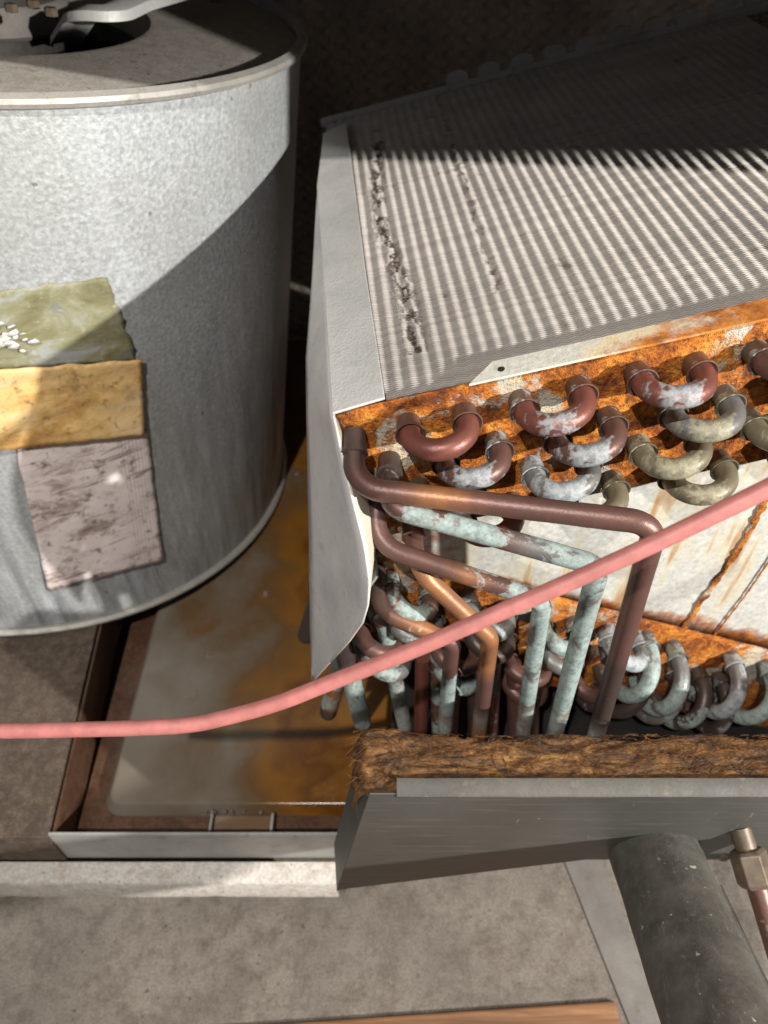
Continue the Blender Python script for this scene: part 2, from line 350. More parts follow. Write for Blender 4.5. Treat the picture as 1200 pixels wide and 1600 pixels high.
M = dict(drum=m_drum(), rust=m_rust_sheet(), flange=m_flange(), delta=m_delta(), fins=m_fins(), liner=m_liner(),
    pan=m_pan('stained_pan', .18, .10, .72), channel=m_dusty('wet_brown_channel', (.085, .042, .025), (.14, .075, .045), (.045, .026, .018), 2.2, .30, .2), tape=m_tape(), paper=m_paper(), sticker=m_sticker(), wool=m_wool(), panel=m_panel(), foam=m_foam(), wood=m_wood(),
    grey=m_metal('dull_zinc_cover', (.44, .44, .42), (.54, .53, .50), (.30, .29, .27), .55, .2, 1.4, .35, dirt_amt=.35),
    flap=m_metal('pale_zinc_flap', (.42, .41, .41), (.56, .54, .52), (.26, .25, .24), .5, .25, 1.0, .25, dirt_amt=.4),
    top=m_dusty('dusty_top_plate', (.38, .35, .305), (.46, .42, .37), (.27, .235, .195), 1.6),
    rim=m_metal('galvanised_rim', (.34, .32, .29), (.44, .42, .38), None, .5, .3, 1.5, .2),
    lipm=m_metal('dusty_panel_lip', (.06, .056, .05), (.095, .088, .076), None, .6, .2, 1.5, .2, (.24, .20, .155)),
    cream=m_metal('cream_inner_face', (.52, .48, .38), (.62, .58, .48), None, .6, 0, 1.5, .2, (.22, .13, .05)),
    galv=m_metal('pan_wall_zinc', (.30, .295, .275), (.42, .41, .385), None, .5, .25, 1.3, .2, dirt_amt=.5),
    strap=m_metal('dull_strap', (.13, .118, .105), (.19, .175, .155), None, .6, .15, 1.6, .2),
    recess_shade=m_plain('recess_shade_black', (.016, .014, .012), .55, 0, .5, 60, .2),
    deck=m_dusty('dusty_brown_deck', (.070, .050, .037), (.105, .077, .056), (.19, .145, .11), 2.2),
    flake=m_plain('white_paint_flake', (.80, .78, .72), .7),
    rail=m_dusty('chipped_white_rail', (.66, .63, .58), (.56, .52, .47), (.34, .26, .18), 2.4),
    floor=m_dusty('dirty_floor_sheet', (.150, .128, .106), (.215, .186, .155), (.085, .064, .048), 1.4, .75, .35),
    verd=m_copper('verdigris_copper', (.255, .315, .295)), greyc=m_copper('grey_patina_copper', (.29, .315, .325)),
    olive=m_copper('olive_patina_copper', (.25, .23, .15)),
    wire=m_plain('pink_wire_sheath', (.44, .155, .138), .55, 0, .25, 90, .25), iron=m_plain('dark_motor_iron', (.05, .045, .04), .55, .3),
    brass=m_plain('dull_brass', (.135, .10, .07), .5, .3), blocker=m_plain('blocker_metal', (.30, .29, .27), .6, .2), hole=m_plain('dark_hole', (.012, .01, .009), .9))

# ------------------------------------------------------------------ the setting
mb = MB(); mb.slab([V(-1.2, -.5, -.70), V(1.2, -.5, -.70), V(1.2, 1.3, -.70), V(-1.2, 1.3, -.70)], (0, 0, -.006))
fl = mb.build('floor', M['floor'], smooth=False); fl['kind'] = 'structure'
mb = MB(); mb.slab([V(-1.4, -.7, -.745), V(1.4, -.7, -.745), V(1.4, 1.4, -.745), V(-1.4, 1.4, -.745)], (0, 0, -.02))
g = mb.build('ground', M['deck'], smooth=False); g['kind'] = 'structure'
mb = MB(); mb.slab([V(-1.0, .98, -.72), V(1.2, .98, -.72), V(1.2, .98, .06), V(-1.0, .98, .06)], (0, .02, 0))
o = mb.build('wall', M['liner'], smooth=False); o['kind'] = 'structure'
mb = MB(); mb.slab([V(-1.0, .50, .055), V(-.06, .289, .055), V(.104, .2225, .055), V(1.2, .21, .055), V(1.2, .979, .055), V(-1.0, .979, .055)], (0, 0, .012))
o = mb.build('shading_roof', M['blocker'], smooth=False); o['kind'] = 'structure'  # unseen roof, front edge shaped to throw the shadow across the fins
mb = MB(); mb.slab([V(.32, .22, -.077), V(.9, .22, -.077), V(.9, .22, .066), V(.32, .22, .066)], (0, .004, 0))
o = mb.build('header_blocker', M['blocker'], smooth=False); o['kind'] = 'structure'  # unseen panel added to keep the work light off the rear fins

# dusty deck beside the drain pan
dz = -.58
mb = MB(); mb.slab([V(-.9, .2147, dz), V(-.2585, .2147, dz), V(-.2745, .42, dz), V(-.275, .97, dz), V(-.9, .97, dz)], (0, 0, -.006))
mb.slab([V(-.9, .2127, dz), V(-.2585, .2127, dz), V(-.2585, .2127, -.628), V(-.9, .2127, -.628)], (0, .0018, 0))
o = mb.build('deck', M['deck'], smooth=False); o['kind'] = 'structure'

# ------------------------------------------------------------------ drain pan
pan = thing('drain_pan', (-.1, .4, -.629), 'shallow rust-stained sheet metal drain pan with orange and grey raised floor under the coil', 'drain pan')
def strip(a, b, h, th=.0016): return [Vector(a), Vector(b), Vector(b) + V(0, 0, h), Vector(a) + V(0, 0, h)]
mb = MB(); mb.slab(strip((-.2585, .2147, -.629), (.3, .2147, -.629), .049), (0, .002, 0)); mb.build('front_wall', M['galv'], pan, smooth=False)
mb = MB(); mb.slab([V(-.2565, .2168, -.629), V(-.2725, .42, -.629), V(-.273, .96, -.629), V(-.273, .96, -.5815), V(-.2725, .42, -.5815), V(-.2565, .2168, -.5815)], (.0018, 0, 0)); mb.build('side_wall', M['channel'], pan, smooth=False)
mb = MB(); mb.slab([V(-.2545, .217, -.624), V(.4, .217, -.624), V(.4, .96, -.624), V(-.271, .96, -.624)], (0, 0, -.004)); mb.build('pan_floor', M['channel'], pan, smooth=False)
def rrect(x0, y0, x1, y1, r, z, n=6):
    out = []
    for cx, cy, a0 in ((x0 + r, y0 + r, 180), (x1 - r, y0 + r, 270), (x1 - r, y1 - r, 0), (x0 + r, y1 - r, 90)):
        out += [V(cx + r * math.cos(R(a0 + 90 * k / n)), cy + r * math.sin(R(a0 + 90 * k / n)), z) for k in range(n + 1)]
    return out
p0 = atZ(168, 1256, -.613)
top = rrect(p0.x, p0.y, .35, .95, .012, -.613); low = rrect(p0.x - .006, p0.y - .006, .356, .956, .016, -.6235)
mb = MB(); k = len(top); mb.add(top + low, [tuple(range(k))] + [(i, k + i, k + (i + 1) % k, (i + 1) % k) for i in range(k)])
mb.build('raised_floor', M['pan'], pan, flat_ang=60, bevel=.0015)
for u in (330, 425):
    p = atZ(u, 1282, -.612); mb = MB(); mb.box((p.x, (.2168 + p0.y - .008) / 2, -.6175), (.0012, 0, 0), (0, (p0.y - .008 - .2168) / 2, 0), (0, 0, .006)); mb.build('rib', M['galv'], pan, bevel=.0006)
# standing water between the ribs with bubbles
a, b = atZ(330, 1282, -.612).x + .002, atZ(425, 1282, -.612).x - .002
t = NT('standing_water'); M['water'] = t.done((.16, .10, .06), .03, 0, t.noise(60, 2, .5), .04, .001)
mb = MB(); mb.slab([V(a, .2175, -.6165), V(b, .2175, -.6165), V(b, p0.y - .0085, -.6165), V(a, p0.y - .0085, -.6165)], (0, 0, -.005))
wt = mb.build('water', M['water'], smooth=False); wt['kind'] = 'structure'
tb = NT('bubble_film'); tb.b.inputs['Transmission Weight'].default_value = .9; M['bub'] = tb.done((.9, .9, .9), .02)
for u, r in ((322, .0016), (332, .0022), (336, .0016), (351, .002), (362, .0017), (408, .0019), (381, .0011)):
    p = atZ(u, 1269 + random.uniform(-1, 2), -.6165); mb = MB()
    mb.lathe([(r * math.cos(x), r * math.sin(x)) for x in [math.pi / 2 * q / 6 for q in range(7)]], (p.x, p.y, -.6165), (0, 0, 1), 14)
    mb.build('bubble', M['bub'], wt)

# white rail in front of the pan
mb = MB()
prof = [(.2115, -.6295), (.199, -.6305), (.1965, -.632), (.1955, -.6345), (.1955, -.664), (.1972, -.664), (.1972, -.636), (.2115, -.6325)]
xs = [-.9 + .862 * i / 60 for i in range(61)]
rows = []
for i, x in enumerate(xs):
    j = (mnoise.noise(V(x * 40, 0, 3)) * .0012)
    rows.append([V(x, y + (j if q in (3, 4) else 0), z + j * .6) for q, (y, z) in enumerate(prof + prof[:1])])
mb.grid(rows); o = mb.build('cabinet_rail', M['rail']); tag(o, 'chipped dirty white metal rail along the front of the drain pan', 'rail')

# wooden board on the ground in front of the floor sheet
a = atZ(330, 1606, -.6945); b = atZ(962, 1563, -.6945)
dv = (b - a).normalized(); nv = V(dv.y, -dv.x, 0)
mb = MB(); a2 = a - dv * .25
mb.slab([a2, b, b + nv * .11, a2 + nv * .11], (0, 0, -.0053)); o = mb.build('wooden_board', M['wood'], smooth=False, bevel=.002); tag(o, 'brown wooden board lying along the edge of the dirty floor sheet', 'board')
# flat metal strap on the floor
q = [atZ(872, 1320, -.6985), atZ(925, 1310, -.6985), atZ(1060, 1640, -.6985), atZ(1000, 1640, -.6985)]
mb = MB(); mb.slab(q, (0, 0, -.0014)); o = mb.build('metal_strap', M['strap'], smooth=False); tag(o, 'pale flat metal strap on the floor beside the black foam pipe', 'strap')

# ------------------------------------------------------------------ blower housing
DS = 1.15
DC = V(-.2789, .5825, -.1098) * DS; DA = V(-.1318, -.0421, -1).normalized(); DR = .2236 * DS; DL = .3938 * DS
def drum(u, v, off=0):
    r = ray(u, v); rp = r - DA * r.dot(DA); cp = DC - DA * DC.dot(DA); rad = DR + off
    A_, B_, C_ = rp.dot(rp), -2 * rp.dot(cp), cp.dot(cp) - rad * rad
    t_ = (-B_ - math.sqrt(max(B_ * B_ - 4 * A_ * C_, 0))) / (2 * A_); return r * t_
hous = thing('blower_housing', DC + DA * DL, 'large round galvanised metal drum with an open top and a paper label', 'drum')
mb = MB(); mb.lathe([(DR, .004)] + [(DR, DL * i / 24) for i in range(1, 24)] + [(DR, DL - .004), (DR - .0015, DL - .004), (DR - .0015, .004)], DC, DA, 128, True); mb.build('side_wall', M['drum'], hous)
def ring(r, h, rad, n=8): return [(r + rad * math.cos(2 * math.pi * i / n), h + rad * math.sin(2 * math.pi * i / n)) for i in range(n)]
mb = MB(); mb.lathe([(DR + .0045, -.001), (DR + .0055, .0015), (DR + .0045, .004), (DR, .006), (DR - .0025, .005), (DR - .003, -.001), (DR, -.003)], DC, DA, 128, True); mb.build('top_rim', M['rim'], hous)
mb = MB(); mb.lathe([(DR - .002, DL - .003), (DR + .003, DL - .0035), (DR + .006, DL - .001), (DR + .006, DL + .001), (DR - .002, DL)], DC, DA, 128, True); mb.build('bottom_rim', M['rim'], hous)
HR = DR * .52
mb = MB(); mb.lathe([(DR - .003, .0065), (HR + .012, .0075), (HR + .004, .009), (HR, .015), (HR - .002, .03), (HR - .0035, .03), (HR - .0015, .015), (HR + .003, .0105), (HR + .012, .009), (DR - .003, .008)], DC, DA, 128, True); mb.build('top_plate', M['top'], hous)
mb = MB(); mb.lathe([(.001, DL - .005), (DR - .002, DL - .005), (DR - .002, DL - .0035), (.001, DL - .0035)], DC, DA, 96, True); mb.build('bottom_plate', M['deck'], hous)
# blower wheel blades glimpsed in the opening
for i in range(40):
    a = 2 * math.pi * i / 40; e1 = DA.cross(V(0, 1, 0)).normalized(); e2 = DA.cross(e1)
    dr = e1 * math.cos(a) + e2 * math.sin(a); tn = DA.cross(dr)
    mb = MB(); mb.box(DC + dr * (HR + .012) + DA * .17, dr * .011 + tn * .006, tn * .0006, DA * .12); mb.build('blade', M['iron'], hous, smooth=False)

def patch(name, mat, corners, nu, nv, off, wob=0, rag=0, lift=0, th=.0006):
    (a, b, c, d) = [Vector(p) for p in corners]     # top-left, top-right, bottom-right, bottom-left
    rows = []; cs = []
    for j in range(nv + 1):
        row = []
        for i in range(nu + 1):
            s, t_ = i / nu, j / nv
            p = a.lerp(b, s).lerp(d.lerp(c, s), t_)
            ex = mnoise.noise(V(s * 9, t_ * 9, len(name))) * rag
            q = p + Vector((ex if i in (0, nu) else 0, ex if j in (0, nv) else 0))
            h = off + wob * (mnoise.noise(V(s * 4, t_ * 7, 1.7)) + .5 * mnoise.noise(V(s * 9, t_ * 15, 4.7)) + .6) + lift * (t_ ** 4)
            row.append(drum(q.x, q.y, h)); cs.append((s, t_, 0, 1))
        rows.append(row)
    mb = MB(); mb.grid(rows, cs); return mb.build(name, mat, hous, flat_ang=80, solid=th)
patch('label_residue', M['sticker'], [(-70, 462), (168, 434), (217, 566), (-70, 580)], 40, 20, .0005, .0003, 9, th=.0005)
patch('paper_label', M['paper'], [(22, 690), (231, 674), (255, 877), (76, 924)], 30, 30, .0012, .0012, 3, .002)
patch('tape', M['tape'], [(-70, 583), (222, 562), (226, 681), (-70, 712)], 40, 18, .0028, .0016, 3, .003)
# peeled white flakes in the residue
for k in range(26):
    u, v = random.gauss(10, 15), random.gauss(533, 11); s = random.uniform(3, 11)
    hh = random.uniform(.0015, .003); pts = [drum(u + s * math.cos(x) * random.uniform(.4, 1.7), v + s * .6 * math.sin(x) * random.uniform(.3, 1.4) - s * .25 * math.cos(x), hh + random.uniform(0, .0008)) for x in [2 * math.pi * q / 6 for q in range(6)]]
    mb = MB(); mb.add(pts, [tuple(range(6))]); mb.build('flake', M['flake'], hous, solid=.0004)

# motor in the opening
MC = DC - DA * .012
mot = thing('blower_motor', DC + DA * .15, 'dark round motor with a grey ring standing in the drum opening', 'motor')
mr = .072
mb = MB(); mb.lathe([(.004, -.012), (.03, -.012), (mr - .012, -.004), (mr - .004, .002), (mr - .003, .16), (.004, .16)], MC, DA, 64); mb.build('motor_shell', M['iron'], mot)
mb = MB(); mb.lathe([(mr - .006, .008), (mr + .001, .008), (mr + .004, .012), (mr + .004, .026), (mr + .001, .029), (mr - .006, .029)], MC, DA, 64, True); mb.build('mounting_band', M['strap'], mot)
for u, v in ((18, 14), (52, 8), (80, 20)):
    p = on(u, v, MC - DA * .006, DA); mb = MB(); mb.lathe([(.0005, -.003), (.0035, -.003), (.0042, -.002), (.0042, .0015), (.0005, .0015)], p, DA, 6); mb.build('bolt', M['brass'], mot, smooth=False)
# bent grey bracket arm from the motor across the opening
pl = lambda u, v, h: on(u, v, DC - DA * h, DA)
ctr = fillet([pl(100, 62, -.012), pl(128, 18, .014), pl(176, 20, .016), pl(214, 3, .016), pl(300, -20, .012)], .02, 6)
mb = MB(); rows = []
for i, p in enumerate(ctr):
    tn = (ctr[min(i + 1, len(ctr) - 1)] - ctr[max(i - 1, 0)]).normalized(); sd = DA.cross(tn).normalized(); up = sd.cross(tn).normalized()
    rows.append([p + sd * .011 * x + up * y for x, y in ((-1, -.003), (-.8, .002), (0, .004), (.8, .002), (1, -.003), (0, -.001), (-1, -.003))])
mb.grid(rows); mb.build('bracket_arm', M['grey'], mot, solid=.001)
q = [pl(250, 3, -.0085), pl(342, 2, -.0085), pl(350, -25, -.0085), pl(255, -25, -.0085)]
mb = MB(); mb.slab(q, DA * .002); br = mb.build('foot_plate', M['brass'], mot, smooth=False)
mb = MB(); p = pl(335, -2, -.004); mb.box(p, (.004, 0, 0), (0, .004, 0), (0, 0, .009)); mb.build('bolt', M['brass'], br)

# ------------------------------------------------------------------ evaporator coil lying on its side
A = ray(525, 645) * .34
d = V(-.078, .99695, 0).normalized()
E_ = on(1200, 495, A, d)
xu = (E_ - A).normalized(); nu = xu.cross(d); nu = nu if nu.z > 0 else -nu
def up(a, b, out=0): return A + xu * a - nu * b - d * out         # along edge, down the sheet, out of the sheet towards the front
B0 = V(.1116, .2796, -.367)
xl = (V(.2608, .2913, -.4376) - B0).normalized(); nl = xl.cross(d); nl = nl if nl.z > 0 else -nl
LO = B0 - xl * ((B0.x + .003) / xl.x)                             # apex end of the lower slab's upper edge
def lo(a, b, out=0): return LO + xl * a - nl * b - d * out
coil = thing('evaporator_coil', V(.1, .45, -.60), 'rusted finned coil with copper return bends and feeder tubes', 'coil')
TH = .087; W = .40; DEP = .385

# tube sheets
def sheet(fn, w, th, name):
    mb = MB(); n, m = 60, 16; rows = []
    for j in range(m + 1):
        rows.append([fn(w * i / n, th * j / m, .0012 * mnoise.noise(V(i * .35, j * .4, th * 90)) + (.0025 if j == m else 0)) for i in range(n + 1)])
    mb.grid(rows); return mb.build(name, M['rust'], coil, solid=.0014, flat_ang=70)
sheet(up, W, TH, 'tube_sheet'); sheet(lo, W, TH, 'tube_sheet')
# top flange folded back over the fins, chamfered, with a screw hole
pf = lambda u, v: on(u, v, A + nu * .0012, nu)
fp = [pf(733, 600), pf(769, 565), pf(940, 527), pf(1200, 465), pf(1330, 432), pf(1330, 470), pf(1200, 497), pf(960, 550)]
hc = pf(783, 577)
mb = MB(); mb.slab(fp, -nu * .0012); ob = mb.build('flange', M['flange'], coil, smooth=False)
mb = MB(); mb.lathe([(.0002, .0), (.0017, .0), (.0017, .0006), (.0002, .0006)], hc + nu * .0003, -nu, 16, True); mb.build('screw_hole', M['hole'], ob)

# fins: scalloped edges, each one a thin plate, two slabs
def fins(fn, sg, w, name, a0=.0):
    per = .0071; sp = .00165; nf = int((DEP - .006) / sp); nc = int((w - a0) / per * 8)
    vs = []; fs = []; cs = []
    for k in range(nf):
        o = -(.004 + k * sp); base = len(vs); jit = random.gauss(0, .00003); tone = random.uniform(.84, 1.06)
        for i in range(nc + 1):
            a = a0 + (w - a0) * i / nc; ph = 2 * math.pi * a / per
            dirt = 0.0
            lane = math.exp(-((a - .0385 - .004 * math.sin(k * .04)) / .0055) ** 2)
            nz = mnoise.noise(V(a * 260, k * .16, 2.2))
            if lane > .25 and 18 < k < 190 and nz > -.05: dirt = lane
            l2 = math.exp(-((a - .088 - k * .00004) / .003) ** 2)
            if l2 > .3 and k > 40 and mnoise.noise(V(a * 300, k * .25, 7.2)) > .15: dirt = max(dirt, .7 * l2)
            h = .00042 * math.sin(ph) + .00010 * mnoise.noise(V(a * 90, k * .12, 9)) - dirt * .0005 + jit
            if abs(a - .0165) < .0022: h = .0009
            y = .00012 * math.sin(ph * .5 + k * .3) + dirt * .0003 * nz
            p = fn(a, -sg * (h - .0018), o - y)
            vs += [p, fn(a, -sg * (h - .0018 - .005), o - y), fn(a, -sg * (h - .0018), o - y - .00035)]
            cs += [(tone, tone, tone, dirt), (tone * .8, tone * .8, tone * .8, dirt), (tone * 1.1, tone * 1.1, tone * 1.1, dirt)]  # tint darkens into the gaps and lightens the edge, shade painted in
        for i in range(nc):
            b = base + 3 * i; fs.append((b, b + 3, b + 4, b + 1)); fs.append((b, b + 2, b + 5, b + 3))
    mb = MB(); mb.add(vs, fs, cs); return mb
pk = fins(up, 1, .34, 'fins', .004).build('fin_pack', M['fins'], coil, smooth=False, kind='stuff')
# solid core of the slabs behind the fin edges
mb = MB(); mb.slab([up(0, .005, -.003), up(W, .005, -.003), up(W, .005, -DEP), up(0, .005, -DEP)], -nu * (TH - .01)); mb.build('fin_core', M['fins'], coil, smooth=False)
mb = MB(); mb.slab([lo(0, .003, -.003), lo(W, .003, -.003), lo(W, .003, -DEP), lo(0, .003, -DEP)], -nl * (TH - .006)); mb.build('fin_core', M['fins'], coil, smooth=False)
# far end plate with its row of tabs
mb = MB(); mb.slab([up(0, -.002, -DEP), up(W, -.002, -DEP), up(W, TH, -DEP), up(0, TH, -DEP)], d * .0015); fe = mb.build('end_plate', M['galv'], coil, smooth=False)
for i in range(10):
    a = .115 + i * .0262; mb = MB()
    pts = [up(a + .009 * math.cos(x) , -.0055 - .005 * math.sin(x) * 1.0, -DEP - .001) for x in [math.pi * q / 8 for q in range(9)]]
    mb.slab(pts + [up(a - .009, .004, -DEP - .0018), up(a + .009, .004, -DEP - .0018)], d * .004); mb.build('end_tab', M['galv'], fe, smooth=False)

mb = MB(); mb.slab([up(0, TH + .001, -DEP), up(W, TH + .001, -DEP), lo(W, .0, -DEP), lo(.0, .0, -DEP)], d * .0015); mb.build('end_plate', M['galv'], coil, smooth=False)  # hidden plate added to stop light leaking out between the slabs
# white triangular plate between the two slabs
def dl(s, t_):   # s to the right, t from the upper slab to the lower one
    return up(.006 + s, TH - .004, -.004).lerp(lo(.010 + s * 1.02, .003, -.004), t_)
mb = MB(); rows = []; cs = []
for j in range(15):
    rows.append([dl((.36 * i / 40), j / 14) for i in range(41)])
    for i in range(41):
        t_ = j / 14; e = max(.72 * math.exp(-((t_ - 1) / .13) ** 2), .66 * math.exp(-((t_) / .07) ** 2), .60 * math.exp(-(i / 9) ** 2))
        x = (.36 * i / 40)
        cs.append((1, 1, 1, e))
mb.grid(rows, cs); dp = mb.build('delta_plate', M['delta'], coil, solid=.001)
# rusted seams and the lapped strip on the white plate
def seam(pix, wd, name):
    pts = [on(u, v, up(0, 0, -.0022), d) for u, v in pix]; pts = resample(pts, .002); mb = MB(); rows = []
    for i, p in enumerate(pts):
        tn = (pts[min(i + 1, len(pts) - 1)] - pts[max(0, i - 1)]).normalized(); sd = tn.cross(d).normalized()
        w1 = wd * (.8 + .9 * mnoise.noise(V(i * .45, wd * 999, 0))); w2 = wd * (.8 + .9 * mnoise.noise(V(i * .4, wd * 999, 5)))
        rows.append([p - sd * w1, p - sd * w1 * .5 - d * .0005 * (1 + mnoise.noise(V(i * .6, 1, 1))), p + sd * w2 * .4 - d * .0004, p + sd * w2])
    mb.grid(rows); return mb.build(name, M['rust'], dp)
seam([(1205, 770), (1150, 868), (1100, 935), (1066, 985)], .0026, 'rust_seam')
seam([(1230, 835), (1165, 930), (1110, 1000)], .0011, 'rust_seam')

# added black slab and rims, standing in for deep shade below the coil
mb = MB(); mb.slab([V(.006, .207, -.565), V(.42, .207, -.565), V(.42, .70, -.565), V(.006, .70, -.565)], (0, 0, -.046)); ct = mb.build('shade_slab', M['recess_shade'], coil, smooth=False)
mb = MB(); mb.box((.213, .209, -.556), (.207, 0, 0), (0, .0016, 0), (0, 0, .009)); mb.build('shade_slab_rim', M['recess_shade'], ct, bevel=.0006)
mb = MB(); mb.box((.0076, .452, -.556), (.0016, 0, 0), (0, .24, 0), (0, 0, .009)); mb.build('shade_slab_rim', M['recess_shade'], ct, bevel=.0006)
# apex cover lying on the fins
pc = lambda u, v: on(u, v, A + nu * .0024, nu)
mb = MB(); mb.slab([pc(519, 645), pc(601, 621), pc(572, 430), pc(541, 190), pc(505, 208), pc(495, 290), pc(508, 470)], -nu * .0014)
mb.build('apex_cover', M['grey'], coil, smooth=False, bevel=.0004)

# side flap: thin sheet hanging down from the apex and curled forward
pairs = [((496, 300, .53), (499, 300, .53)), ((488, 440, .43), (508, 440, .405)), ((479, 560, .36), (515.5, 560, .318)), ((480, 650, .325), (522, 650, .267)),
         ((481, 705, .312), (533, 705, .258)), ((482, 765, .30), (547, 765, .245)), ((484, 850, .28), (569, 850, .226)), ((484, 905, .27), (577, 905, .216)), ((485, 945, .266), (575, 945, .213)),
         ((485, 972, .263), (567, 972, .213)), ((486, 1002, .26), (546, 1002, .218)), ((487, 1035, .255), (516, 1035, .232)), ((487, 1063, .25), (489, 1064, .2495))]
mb = MB(); rows = []
for (l, r) in pairs:
    a, b = atY(*l), atY(*r)
    row = []
    for i in range(9):
        s = i / 8; p = a.lerp(b, s); p.y += .002 * math.sin(math.pi * s); p += V(0, .0007, 0) * mnoise.noise(V(s * 3, l[1] * .02, 3)); row.append(p)
    rows.append(row)
rr = []
for r0, r1 in zip(rows, rows[1:]):
    for q in range(4): rr.append([a.lerp(b, q / 4) for a, b in zip(r0, r1)])
rr.append(rows[-1]); mb.grid(rr); fo = mb.build('side_flap', M['flap'], coil, solid=.0011, flat_ang=60)
# return lip along its curled edge
mb = MB(); rows = []
for (l, r), k in zip(pairs[3:12], (.3, .8, 1, 1, 1, 1, 1, .8, .3)):
    b = atY(*r); e = V(b.x + .0035 * k, b.y + (.269 - b.y) * k, b.z - .010 * k); rows.append([b.lerp(e, q) for q in (0, .1, .3, .6, 1)])
mb.grid(rows); mb.build('lip', M['cream'], fo, solid=.0009)

mb = MB(); mb.slab([lo(-.003, .0, .018), lo(-.003, .078, .018), lo(-.003, .078, -.01), lo(-.003, .0, -.01)], xl * .0014); mb.build('light_baffle', M['galv'], coil, smooth=False)  # hidden plate added to block light spots falling on the drum
mb = MB(); mb.slab([up(-.001, TH - .02, -.012), up(-.001, TH + .03, -.012), up(-.001, TH + .03, -DEP), up(-.001, TH - .02, -DEP)], -xu * .0014); mb.build('light_stop_strip', M['galv'], coil, smooth=False)  # added strip closing the apex gap against stray light on the wall

# ------------------------------------------------------------------ return bends
BR = .0053
CLR = dict(brown=(.135, .066, .052), red=(.20, .066, .047), copper=(.34, .145, .062), dark=(.065, .045, .04), olive=(.19, .165, .105), grey=(.17, .165, .155), solder=(.34, .30, .25))
PIT = .0265
def bend_mesh(span, out, colA, pat, cross=0.0):
    r = span / 2; pts = [V(-r, 0, -.002), V(-r, 0, out * .5), V(-r, 0, out)]
    pts += [V(-r * math.cos(math.pi * k / 16), cross * (k / 16), out + r * math.sin(math.pi * k / 16)) for k in range(1, 16)]
    pts += [V(r, cross, out), V(r, cross, out * .5), V(r, cross, -.002)]
    cols = []
    for i in range(len(pts)):
        w_ = 1 - abs(i / (len(pts) - 1) - .5) * 2; cols.append((*colA, pat * (.72 + .38 * w_)))
    return pts, cols
def bends(fn, ax, ny, spots, tw=.05):
    cache = {}
    for (a, b, span, out, ck, pat, mk) in spots:
        key = (span, out, ck, pat, mk)
        M4 = Matrix.Identity(4)
        for i, v_ in enumerate((ax, ny, -d)):
            for j in range(3): M4[j][i] = v_[j]
        loc = fn(a + span / 2, b, .0)
        if key not in cache:
            pts, cols = bend_mesh(span, out, CLR[ck], pat)
            mb = MB(); mb.tube(pts, BR, 14, False, cols); me = None
            o = mb.build('return_bend', M[mk], None, base=(0, 0, 0)); cache[key] = o.data
            sk = MB()
            for sgn in (-1, 1):
                prof = [(BR + .0005, -.002), (BR + .0006, out * .66), (BR + .0012, out * .76), (BR + .0019, out * .84), (BR + .0020, out * .93), (BR + .0014, out * .94), (BR + .0009, out * .86), (BR - .0006, out * .80)]
            sk.lathe(prof, (0, 0, 0), (0, 0, 1), 18); sk.c = [(*[(x + y) * .42 for x, y in zip(CLR[ck], (.15, .13, .09))], pat * .72)] * len(sk.v)
            so = sk.build('socket', M[mk], None, base=(0, 0, 0)); cache[key, 's'] = so.data
            bpy.data.objects.remove(so)
        else:
            o = bpy.data.objects.new('return_bend', cache[key]); COL.objects.link(o)
        o.parent = coil; jit = Matrix.Rotation(random.gauss(0, .045), 4, 'X') @ Matrix.Rotation(random.gauss(0, tw), 4, 'Z')
        o.matrix_local = Matrix.Translation(loc - ORG[coil.name]) @ M4 @ jit
        for sgn in (-1, 1):
            s_ = bpy.data.objects.new('socket', cache[key, 's']); COL.objects.link(s_); s_.parent = o; s_.location = (sgn * span / 2, 0, 0)
S = []
# row 0 .. row 3 of the upper slab
S += [(5 + 26.5 * 1, 14.3, 'red', .30, 'greyc'), (5 + 26.5 * 3, 14.3, 'red', .545, 'greyc'), (5 + 26.5 * 5, 14.3, 'red', .535, 'greyc'), (5 + 26.5 * 7, 14.3, 'brown', .5, 'greyc'), (5 + 26.5 * 9, 14.3, 'brown', .5, 'greyc')]
S += [(18 + 26.4 * 1, 36.8, 'brown', .60, 'greyc'), (18 + 26.4 * 3.05, 37.3, 'brown', .55, 'greyc'), (18 + 26.4 * 5.1, 37.3, 'grey', .52, 'olive'), (18 + 26.4 * 7.1, 37.3, 'olive', .55, 'olive')]
S += [(4 + 26.6 * 3.1, 57.5, 'grey', .62, 'greyc'), (4 + 26.6 * 5.1, 57.5, 'olive', .6, 'olive'), (4 + 26.6 * 7.1, 57.5, 'olive', .5, 'olive'), (4 + 26.6 * 1.9 - 26, 57, 'dark', .4, 'greyc')]
S += [(21 + 26.5 * 1.0, 80, 'red', .3, 'greyc'), (21 + 26.5 * 3.0, 80, 'olive', .5, 'olive'), (21 + 26.5 * 5.05, 80, 'olive', .5, 'olive'), (21 + 26.5 * 7.1, 80, 'olive', .5, 'olive')]
bends(up, xu, nu, [(a * .001, b * .001, PIT, .0115, c, p, m) for a, b, c, p, m in S])
S = []
for j in range(4):
    for i in range(0, 4):
        a = 14 + 53 * i + (13 if j % 2 else 0); b = 17 + 20.5 * j
        if a > 178: continue
        if j == 0: ck, p, m = [('brown', .55, 'verd'), ('grey', .6, 'greyc'), ('grey', .62, 'verd'), ('grey', .66, 'greyc')][i]
        else: ck, p, m = random.choice([('brown', .42, 'greyc'), ('grey', .5, 'greyc'), ('grey', .6, 'verd'), ('dark', .45, 'greyc')])
        S.append((a * .001, b * .001, PIT, .0115, ck, p, m))
bends(lo, xl, nl, S)
S = []                                                              # crossing bends that join the first and third rows
